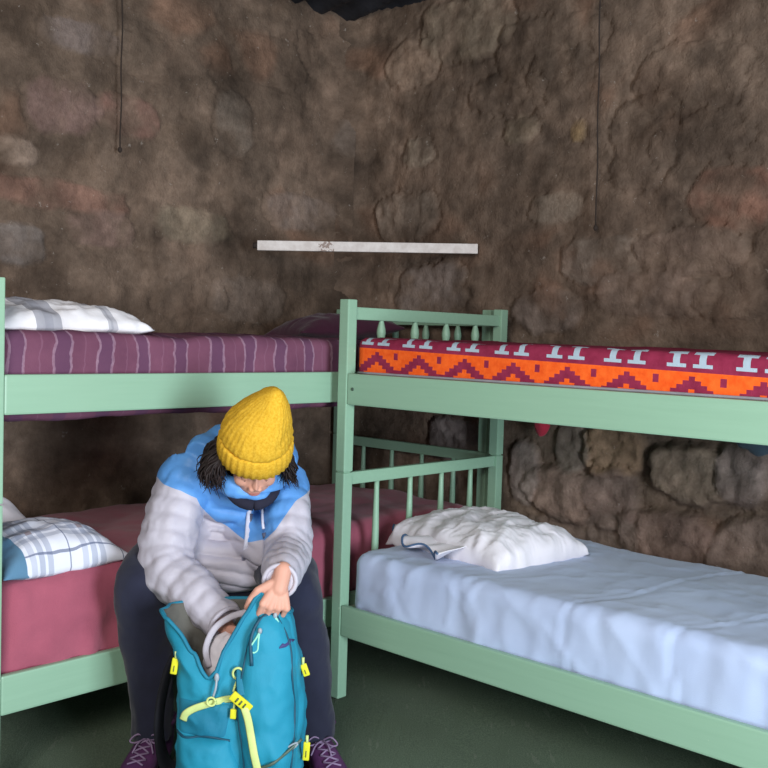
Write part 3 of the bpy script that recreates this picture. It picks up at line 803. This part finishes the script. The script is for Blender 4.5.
legp(HIP_R, KN_R, AN_R, V((0, -.01, 0))); legp(HIP_L, KN_L, AN_L, V((0, -.01, 0)))
capsule(bm, HIP_R+V((0, .02, 0)), HIP_L+V((0, .02, 0)), .118, .118, 24)
capsule(bm, V((-.56, 3.06, .535)), V((-.42, 3.06, .535)), .06, .06, 20)  # added dark cloth between the thighs, standing in for shadow on the blanket
for f, r in ((.2, .09), (.4, .07), (.55, .055)): capsule(bm, HIP_R.lerp(KN_R, f)-V((0, 0, .035)), HIP_L.lerp(KN_L, f)-V((0, 0, .035)), r, r, 20)
pl_link('trousers', remeshed(bm, .007, 3), M['trousers'])

# boots
def boot(an, yaw):
    mw = Matrix.Translation(V((an.x, an.y, 0))) @ Matrix.Rotation(yaw, 4, 'Z')
    bm = bmesh.new()
    mw = mw @ Matrix.Scale(1.07, 4)
    prof = [(.070, .030, .050, .10), (.055, .036, .075, .12), (.02, .040, .10, .115), (-.03, .041, .096, .115), (-.075, .044, .075, .080), (-.115, .048, .056, .062), (-.155, .046, .046, .050), (-.185, .036, .036, .036), (-.200, .018, .024, .022)]
    rs = []
    for y, hw, hh, _ in prof:
        rs.append([V((hw*math.copysign(abs(math.cos(t))**.75, math.cos(t)), y, .022+hh/1.0*(.5+.5*math.copysign(abs(math.sin(t))**.8, math.sin(t))))) for t in [2*PI*j/24 for j in range(24)]])
    rings(bm, rs)
    capsule(bm, V((0, .02, .06)), V((0, .022, .135)), .050, .053, 20)
    for v in bm.verts: v.co = mw @ v.co
    b = pl_link('boot', remeshed(bm, .005, 3), M['boot'])
    bm = bmesh.new()
    out = [(.0, .078), (.030, .062), (.038, .02), (.036, -.04), (.046, -.10), (.046, -.15), (.032, -.19), (.0, -.208)]
    out += [(-x, y) for x, y in out[-2:0:-1]]
    rings(bm, [[mw @ V((x*k, y*k, z)) for x, y in out] for z, k in ((.001, .97), (.012, 1.03), (.028, 1.03), (.034, .97))])
    pl_link('sole', bm, M['boot_dark'], b)
    bm = bmesh.new(); nn = 16
    tube(bm, [mw @ V((.052*math.cos(2*PI*k/nn), .022+.052*math.sin(2*PI*k/nn), .137)) for k in range(nn+1)], .012, 8); pl_link('ankle_padding', bm, M['boot'], b)
    bm = bmesh.new(); bs = BVHTree.FromPolygons([v.co+person.matrix_world.translation for v in b.data.vertices], [p.vertices for p in b.data.polygons])
    def top(x, y):
        h = bs.ray_cast(mw @ V((x, y, .4)), V((0, 0, -1))); q = h[0] if h[0] is not None else mw @ V((x, y, .1)); return q+V((0, 0, .004))
    for k in range(4):
        y = -.050-.022*k
        for s in (-1, 1):
            tube(bm, [top(s*.022, y), top(0, y-.010), top(-s*.022, y-.022)], .0028, 6)
    for s in (-1, 1):
        c = top(0, -.05)
        tube(bm, [c, c+V((s*.025, -.012, .014)), c+V((s*.045, -.02, -.002)), c+V((s*.03, -.026, -.006)), c+V((0, -.006, 0))], .0026, 6, smooth=4)
        tube(bm, [c, c+V((s*.018, -.028, -.004)), c+V((s*.030, -.05, -.026))], .0026, 6, smooth=4)
    pl_link('laces', bm, M['lace'], b)
boot(AN_R, -.12); boot(AN_L, .42)

# hat ---------------------------------------------------------------------
bm = bmesh.new()
n = 132; rs = []
HB = HC+HU*.008
def hat_ring(h, rx, ry, cx_, cy_, rib, amp, cable=0):
    r = []
    for j in range(n):
        a = 2*PI*j/n; g = 1+amp*math.cos(a*rib)
        if cable: g += .035*max(0, math.cos(a*6+.4))**3*(.6+.4*math.sin(h*150+2*math.cos(a*6)))
        r.append(HB+HU*h+HL*(cx_+rx*g*math.cos(a))+HF*(cy_+ry*g*math.sin(a)))
    return r
cuff = [(.062, .094, .100), (.004, .096, .103), (-.001, .101, .108), (.004, .107, .114), (.03, .109, .116), (.060, .107, .113), (.068, .101, .107), (.064, .097, .102)]
rings(bm, [hat_ring(h, a, b, 0, 0, 33, .020) for h, a, b in cuff])
for v in bm.verts: v.co += V((.0, .0, .004*fbm(v.co, 14, 51)))
cu_me = bm
hat = None
bm2 = bmesh.new()
crown = [(.05, .098, .104, 0, 0), (.075, .103, .108, 0, 0), (.10, .098, .104, .002, -.002), (.125, .088, .095, .006, -.006), (.15, .076, .082, .016, -.010), (.175, .060, .066, .026, -.014), (.198, .042, .048, .036, -.016), (.216, .026, .030, .042, -.016), (.228, .012, .014, .044, -.016), (.231, .004, .004, .045, -.016)]
fine = []
for (a, b) in zip(crown, crown[1:]):
    for k in range(5): fine.append([p+(q-p)*k/5 for p, q in zip(a, b)])
fine.append(crown[-1])
rings(bm2, [hat_ring(h, a, b, cx_, cy_, 33, .012, 1) for h, a, b, cx_, cy_ in fine])
for v in bm2.verts: v.co += HL*(.006*fbm(v.co, 11, 52))+HF*(.006*fbm(v.co, 11, 53))
hat = pl_link('knit_hat', bm2, M['knit']); pl_link('folded_cuff', cu_me, M['knit'], hat)

# hair: wavy locks from under the cuff down over the collar
bm = bmesh.new(); rnd = random.Random(4)
for k in range(1500):
    side = -1 if k % 5 < 3 else 1
    a = rnd.uniform(-.22, 1.0)*PI/2                               # from the temple round to the back
    rad = rnd.uniform(.80, .98)
    p = HB+HL*(side*.098*rad*math.cos(a*.9))-HF*(.102*rad*math.sin(a))+HU*rnd.uniform(-.005, .015)
    out = (HL*side*math.cos(a*.9)-HF*math.sin(a)*.7)
    ln = rnd.uniform(.055, .105)*(1.0 if side < 0 else .85); ph = rnd.uniform(0, 6)
    flare = rnd.uniform(.15, .95) if side < 0 else rnd.uniform(.05, .45)
    dirn = (V((0, -.05, -.75))-HU*.35+out*flare).normalized(); am = rnd.uniform(.005, .014)
    pts = [p]
    for i in range(1, 10):
        t = i/9
        pts.append(p+dirn*ln*t+out*(.012*math.sin(t*3.0)*flare*2)+HL*(am*math.sin(t*9+ph)*t)+HF*(am*math.cos(t*8+ph)*t)+(V((0, .02, -.012))+HF*.012*rnd.uniform(-1, 1))*t*t)
    tube(bm, pts, [.0028, .0031, .0032, .0031, .0029, .0026, .0022, .0018, .0012, .0005], 4)
hair = pl_link('hair', bm, M['hair'])
# ------------------------------------------------------------------ the backpack
def ripstop(name, a, b):
    t = NT(name, .62, .3); t.color(t.ramp(t.noise(5, 4), [(.3, lin(a)), (.7, lin(b))]))
    t.bump(t.math('ADD', t.math('MULTIPLY', t.noise(600, 2), .5), t.noise(20, 4, .6)), .35, .006); return t.m
M['teal'] = ripstop('teal_nylon', (28, 130, 158), (40, 144, 172))
M['teal_dark'] = ripstop('deep_teal_nylon', (26, 112, 140), (34, 124, 150))
M['lining'] = plain('grey_brown_lining', (92, 90, 84), .9, .2, 8, .3, 40)
M['lime'] = plain('lime_webbing', (200, 214, 136), .7, .06, 60, .3, 500)
M['yellow'] = plain('yellow_tag_plastic', (214, 210, 44), .6, .06)
M['mint'] = plain('mint_cord', (150, 216, 190), .6, .06)
M['black'] = plain('black_mesh_padding', (24, 25, 32), .85, .2, 10, .3, 400)
M['zip'] = plain('dark_teal_zip_coil', (26, 72, 92), .5)
M['metal'] = plain('zip_metal', (150, 160, 168), .35, .05)
BP = V((-.372, 2.625, 0))
pack = empty('backpack', Matrix.Translation(BP) @ Matrix.Rotation(0, 4, 'Z'))
tag(pack, 'open teal hiking backpack with lime trim standing on the floor between the knees', 'backpack')
def pk(name, bm, mat, parent=None, label=None):
    me = bpy.data.meshes.new(name); bmesh.ops.recalc_face_normals(bm, faces=bm.faces); bm.to_mesh(me); bm.free()
    o = link_me(name, me, mat); o.parent = parent or pack
    if label: o['label'] = label
    return o
def lerp_tab(T, x):
    if x <= T[0][0]: return T[0][1:]
    for a, b in zip(T, T[1:]):
        if x <= b[0]:
            f = (x-a[0])/(b[0]-a[0]); f = f*f*(3-2*f); return [p+(q-p)*f for p, q in zip(a[1:], b[1:])]
    return T[-1][1:]
#        z     left   right  front  back
SHP = [(0.0, -.140, .152, -.085, .080), (.04, -.152, .170, -.105, .095), (.16, -.154, .180, -.118, .10), (.30, -.152, .180, -.115, .10), (.42, -.160, .166, -.104, .095), (.52, -.185, .146, -.085, .085), (.60, -.205, .128, -.070, .075), (.68, -.215, .10, -.06, .06)]
RIM = [(-.25, .585), (-.205, .580), (-.17, .555), (-.12, .475), (-.075, .412), (-.055, .425), (-.02, .495), (.02, .570), (.06, .625), (.085, .652), (.105, .640), (.14, .575), (.2, .55)]
def ptop(x, front):
    f = lerp_tab(RIM, x)[0]
    return f if front else (.55+.03*math.cos(x*9) if x > -.12 else .565)
def pshape(th, z):
    l, r, f, b = lerp_tab(SHP, z); c, s = math.cos(th), math.sin(th)
    cc = math.copysign(abs(c)**.62, c); ss = math.copysign(abs(s)**.62, s)
    x = (r if c > 0 else -l)*cc; y = (b if s > 0 else -f)*ss
    return x, y
bm = bmesh.new(); NT_, NZ = 120, 60; cols_ = []
for i in range(NT_):
    th = 2*PI*i/NT_; x0, y0 = pshape(th, .55); fr = math.sin(th)
    k = max(0, min(1, .5-fr*2.2)); top = ptop(x0*.98, True)*k+ptop(x0, False)*(1-k)
    col = []
    for j in range(NZ+1):
        z = top*j/NZ; x, y = pshape(th, z); q = V((x, y, z))
        d = .010*fbm(q, 7, 61, 3)+.007*(1-abs(fbm(V((x*.8+z*.5, y, z*.9)), 11, 62, 2))*2)*min(1, z/.1)
        kk = 1+d/.15
        col.append(bm.verts.new(V((x*kk, y*kk, z+.0))))
    cols_.append(col)
for i in range(NT_):
    a, b = cols_[i], cols_[(i+1) % NT_]
    for j in range(NZ): bm.faces.new((a[j], b[j], b[j+1], a[j+1]))
c = bm.verts.new(V((0, 0, .004)))
for i in range(NT_): bm.faces.new((cols_[i][0], cols_[(i+1) % NT_][0], c))
rim_pts = [V(cl[-1].co) for cl in cols_]
main = pk('main_body', bm, [M['teal'], M['lining']])
sm = main.modifiers.new('thick', 'SOLIDIFY'); sm.thickness = .007; sm.offset = -1; sm.material_offset = 1; sm.material_offset_rim = 0
bm = bmesh.new(); tube(bm, rim_pts+[rim_pts[0]], .0055, 8); pk('rim_binding', bm, M['teal_dark'], main)
MB_ = BVHTree.FromPolygons([v.co.copy() for v in main.data.vertices], [p.vertices for p in main.data.polygons])
def onp(x, z, off=.0, tree=None, y0=-.6):
    h = (tree or MB_).ray_cast(V((x, y0, z)), V((0, 1, 0)))
    return (h[0]+V((0, -off, 0))) if h[0] is not None else V((x, -.11, z))
# rear harness: black back panel, straps and hip belt, seen at the left edge
bm = bmesh.new(); bx(bm, -.135, .13, .100, .135, .05, .53, .015); pk('back_panel', bm, M['black'])
for s in (-1, 1):
    bm = bmesh.new(); tube(bm, [V((s*.08, .12, .50)), V((s*.13, .17, .46)), V((s*.205, .12, .38)), V((s*.225, .05, .24)), V((s*.205, .07, .10)), V((s*.13, .11, .06))] if s < 0 else
        [V((.08, .12, .50)), V((.11, .17, .44)), V((.13, .19, .32)), V((.13, .18, .18)), V((.11, .12, .08))], .032, 12, .011, smooth=8)
    pk('shoulder_strap', bm, M['black'])
# front pocket: a bulging panel on the right half
def panel(xa, xb, za, zb, bulge, seed, skew=None, nx=36, nz=60, pw=.5, thick=.0):
    bm = bmesh.new(); G = []
    for i in range(nx+1):
        row = []
        for j in range(nz+1):
            u, v = i/nx, j/nz; z = za+(zb-za)*v
            a, b = (skew(v) if skew else (xa, xb)); x = a+(b-a)*u
            p = onp(x, min(z, ptop(x, True)-.01)); p.z = z
            e = (max(0, 1-abs(2*u-1)**3)*max(0, 1-abs(2*v-1)**5))**pw
            p.y -= bulge*e*(1+.25*fbm(V((x, 0, z)), 9, seed, 3)) - .004*(1-e) + .006*fbm(V((x*1.2+z*.5, 0, z)), 13, seed+1, 2)*e
            row.append(bm.verts.new(p))
        G.append(row)
    for a, b in zip(G, G[1:]):
        for j in range(nz): bm.faces.new((a[j], b[j], b[j+1], a[j+1]))
    return bm
def sk_front(v):        # left and right edge of the front pocket with height
    a = lerp_tab([(0, .045), (.3, .035), (.6, .012), (.85, .030), (1, .060)], v)[0]; b = lerp_tab([(0, .160), (.5, .172), (.8, .160), (.92, .142), (1, .115)], v)[0]; return a, b
bm = panel(0, 0, .02, .585, .042, 65, sk_front)
fp = pk('front_pocket', bm, M['teal'])
FT = BVHTree.FromPolygons([v.co.copy() for v in fp.data.vertices], [p.vertices for p in fp.data.polygons])
def onfront(x, z, off=.002):
    a = onp(x, z, 0); h = FT.ray_cast(V((x, -.6, z)), V((0, 1, 0)))
    if h[0] is not None and h[0].y < a.y: a = h[0]
    return a+V((0, -off, 0))
bm = bmesh.new(); tube(bm, [onfront(*sk) for sk in ((.052, .46), (.046, .52), (.060, .562), (.085, .580), (.108, .578))], .005, 8, smooth=5); pk('zipper', bm, M['zip'], fp)
bm = bmesh.new()
for side in (0, 1):
    tube(bm, [onfront(sk_front(v)[side]+(.004 if side == 0 else -.008), .03+.545*v, .001) for v in [k/12 for k in range(13)]], .0028, 6, smooth=3)
pk('pocket_seam', bm, M['zip'], fp)
# left pocket below the lime trim, and a centre gusset
def sk_low(v): return (lerp_tab([(0, -.138), (1, -.148)], v)[0], lerp_tab([(0, .052), (.6, .030), (1, .0)], v)[0])
lp = pk('lower_pocket', panel(0, 0, .015, .262, .034, 70, sk_low), M['teal'])
def sk_mid(v): return (lerp_tab([(0, -.145), (1, -.150)], v)[0], lerp_tab([(0, -.010), (1, .0)], v)[0])
mp = pk('mesh_pocket', panel(0, 0, .262, .352, .010, 72, sk_mid), M['teal_dark'], None, 'darker teal pocket top')
MT = BVHTree.FromPolygons([v.co.copy() for v in mp.data.vertices], [p.vertices for p in mp.data.polygons])
LT = BVHTree.FromPolygons([v.co.copy() for v in lp.data.vertices], [p.vertices for p in lp.data.polygons])
def onall(x, z, off=.003):
    a = onfront(x, z, 0)
    for tr in (LT, MT):
        h = tr.ray_cast(V((x, -.6, z)), V((0, 1, 0)))
        if h[0] is not None and h[0].y < a.y: a = h[0]
    return a+V((0, -off, 0))
def ribbon(name, pts, w, mat, parent=None, off=.006, th=.0022):
    bm = bmesh.new(); P = catmull([onall(x, z, off) for x, z in pts], 8); tube(bm, P, w, 8, th, upv=V((0, -1, 0))); return pk(name, bm, mat, parent)
def pxz(px, py, Y=2.51):
    q = at(px, py, Y)-BP; return (q.x, q.z)
ribbon('lime_piping', [pxz(182, 722), pxz(186, 714), pxz(196, 708), pxz(212, 703), pxz(230, 699), pxz(246, 697.5)], .0105, M['lime'])
ribbon('lime_strap', [pxz(245, 699), pxz(250, 712), pxz(253, 728), pxz(257, 745), pxz(261, 765), pxz(265, 785), pxz(268, 805)], .0105, M['lime'], None, .009)
ribbon('dark_patch', [pxz(240, 668), pxz(241, 680), pxz(243, 692)], .012, M['teal_dark'], None, .005)
bm = bmesh.new()                                              # small dark hill-shaped emblem
e = [onall(*pxz(x, y), .0025) for x, y in ((279, 648.5), (282, 645.5), (284.5, 647), (287.5, 644), (292, 648))]
lo = [onall(*pxz(x, y), .0025) for x, y in ((279, 650), (282, 650), (284.5, 650), (288, 649), (292, 649))]
va = [bm.verts.new(p) for p in e]; vb = [bm.verts.new(p) for p in lo]
for i in range(4): bm.faces.new((va[i], va[i+1], vb[i+1], vb[i]))
em = pk('emblem', bm, plain('dark_emblem_print', (70, 70, 120), .7)); em.modifiers.new('t', 'SOLIDIFY').thickness = .0015
bm = bmesh.new(); tube(bm, [onall(x, .262-.004*math.sin(k*1.1), .001) for k, x in enumerate([-.148+.021*i for i in range(8)])], .0035, 6, smooth=3); pk('pocket_lip', bm, M['zip'], lp)
# zip pulls: a cord loop with a metal slider
def loop_pull(px, py, L, ang, mat, r=.0026, w=.010):
    a = onall(*pxz(px, py), .008); d = V((math.sin(ang), -.06, -math.cos(ang))); s = V((math.cos(ang), 0, math.sin(ang)))
    pts = [a]+[a+d*L*f+s*w*g for f, g in ((.3, .25), (.62, .75), (.85, 1), (1, .4), (1, -.4), (.85, -1), (.62, -.75), (.3, -.25))]+[a]
    bm = bmesh.new(); tube(bm, pts, r, 7, smooth=5); p = pk('zip_pull', bm, mat)
    bm = bmesh.new(); ellipsoid(bm, Matrix.Translation(a), .006, .005, .008, 10, 8); pk('slider', bm, M['metal'], p)
loop_pull(260, 631, .058, -.30, M['mint'])
loop_pull(273.5, 620, .055, .30, M['mint'])
# main zip slider with a long cord and ring at the foot of the opening
a = onp(*pxz(216.5, 678), .004); b = onall(*pxz(213.5, 696), .014); c = onall(*pxz(212, 700), .014)
bm = bmesh.new(); tube(bm, [a, a.lerp(b, .5)+V((.003, -.004, 0)), b], .0032, 8, smooth=4); p = pk('zip_pull', bm, M['metal'])
bm = bmesh.new(); tube(bm, [c+V((.011*math.cos(t), -.002, .011*math.sin(t))) for t in [2*PI*k/16 for k in range(17)]], .0028, 8); pk('ring', bm, M['lime'], p)
bm = bmesh.new(); ellipsoid(bm, Matrix.Translation(a), .007, .006, .012, 10, 8); pk('slider', bm, M['metal'], p)
# the ring, tag and small yellow padlock beside the strap
a = onall(*pxz(238, 674), .010)
bm = bmesh.new(); tube(bm, [a+V((.014*math.cos(t), -.003*math.sin(t), .016*math.sin(t))) for t in [2*PI*k/18 for k in range(19)]], .0032, 8); rg = pk('strap_ring', bm, M['lime'])
bm = bmesh.new(); tube(bm, [a+V((0, -.004, -.014)), a+V((-.006, -.008, -.03)), a+V((-.010, -.008, -.045))], .0035, 7, smooth=4); pk('cord', bm, M['lime'], rg)
def tagbox(px, py, L, w, ang, mat, name='buckle', th=.008, off=.014):
    c = onall(*pxz(px, py), off); bm = bmesh.new(); bx(bm, -w/2, w/2, -th/2, th/2, -L/2, L/2, .0025)
    mw = Matrix.Translation(c) @ Matrix.Rotation(ang, 4, 'Y')
    for v in bm.verts: v.co = mw @ v.co
    return pk(name, bm, mat)
b1 = tagbox(243, 697, .062, .026, -.9, M['yellow'])
bm = bmesh.new(); c0 = onall(*pxz(243, 697), .020)
for k in (-1, 0, 1):
    q = c0+V((.012*k*.8, 0, -.012*k*.6)); tube(bm, [q+V((-.004, 0, -.005)), q+V((.004, 0, .005))], .002, 6)
pk('buckle_slot', bm, M['bolt'], b1)
tagbox(234, 712, .026, .016, .05, M['yellow'], 'lock_tag')
bm = bmesh.new(); q = onall(*pxz(235, 702), .014); tube(bm, [q, onall(*pxz(234.5, 707), .014)], .003, 6); pk('cord', bm, M['lime'])
b2 = tagbox(267, 769, .03, .034, .3, M['yellow'])
# tags that hang at the two sides
def side_tag(p, L, ang, n='pull_tag'):
    bm = bmesh.new(); bx(bm, -.009, .009, -.004, .004, -L, 0, .003); mw = Matrix.Translation(p) @ Matrix.Rotation(ang, 4, 'Y')
    for v in bm.verts: v.co = mw @ v.co
    t = pk(n, bm, M['yellow']); bm = bmesh.new(); tube(bm, [p+V((0, 0, .018)), p+V((0, 0, -.002))], .004, 6); pk('loop', bm, M['lime'], t)
    bm = bmesh.new(); q = mw @ V((0, -.0042, -L*.45)); q2 = mw @ V((0, -.0042, -L*.8)); tube(bm, [q, q2], .0032, 6, .001); pk('slot', bm, M['bolt'], t)
side_tag(at(176, 658, 2.56)-BP, .044, .15)
side_tag(at(307, 742, 2.57)-BP, .050, .05)
side_tag(at(303, 664, 2.60)-BP, .034, -.35)
ribbon('compression_strap', [pxz(263, 760), pxz(275, 755), pxz(288, 748), pxz(302, 739)], .004, M['bolt'], None, .006)
bm = bmesh.new(); q = onall(*pxz(292, 745), .012); tube(bm, [q+V((.012*math.cos(t)*1.3, 0, .006*math.sin(t)+.010*math.cos(t))) for t in [2*PI*k/14 for k in range(15)]], .0026, 6); pk('strap_buckle', bm, M['metal'])
# white clothes inside the bag, under the reaching hand
bm = bmesh.new(); ellipsoid(bm, Matrix.Identity(4), .062, .045, .07, 40, 30)
for v in bm.verts: v.co *= 1+.16*fbm(v.co, 16, 81, 3)-.12*abs(fbm(v.co, 24, 82, 2))
o = link('folded_shirt', bm, M['white']); o.location = BP+V((-.035, .0, .43)); tag(o, 'white garment packed inside the open teal backpack', 'clothing')
bm = bmesh.new()
tube(bm, [BP+V(p) for p in ((-.075, -.035, .42), (-.085, -.03, .47), (-.065, -.02, .52), (-.03, .0, .545), (.0, .01, .555), (.03, .02, .56))], .009, 10, .003, upv=V((0, -1, 0)), smooth=6)
o = link('pouch_edge', bm, M['jacket_grey']); o['label'] = 'pale edge of pouch looping inside the backpack opening'; o['category'] = 'pouch'
# ------------------------------------------------------------------ light
w = bpy.data.worlds.new('world'); sc.world = w; w.use_nodes = True
w.node_tree.nodes['Background'].inputs[0].default_value = (.80, .88, 1.0, 1); w.node_tree.nodes['Background'].inputs[1].default_value = .13
def area(name, loc, aim, sx, sy, power, col):
    l = bpy.data.lights.new(name, 'AREA'); l.shape = 'RECTANGLE'; l.size = sx; l.size_y = sy; l.energy = power; l.color = col
    o = bpy.data.objects.new(name, l); COL.objects.link(o); o.location = loc
    o.rotation_euler = (V(aim)-V(loc)).to_track_quat('-Z', 'Y').to_euler(); return o
area('doorway_daylight', (2.0, -.5, 1.05), (-.4, 3.4, .7), 1.0, 1.9, 122, (.80, .90, 1.0))
area('window_daylight', (-.7, -.5, 2.3), (.1, 3.7, .7), 1.3, 1.1, 55, (1.0, .95, .90))
vs = sc.view_settings
vs.view_transform = 'Standard'; vs.look = 'None'; vs.gamma = 1; vs.use_curve_mapping = False; vs.exposure = 0.68
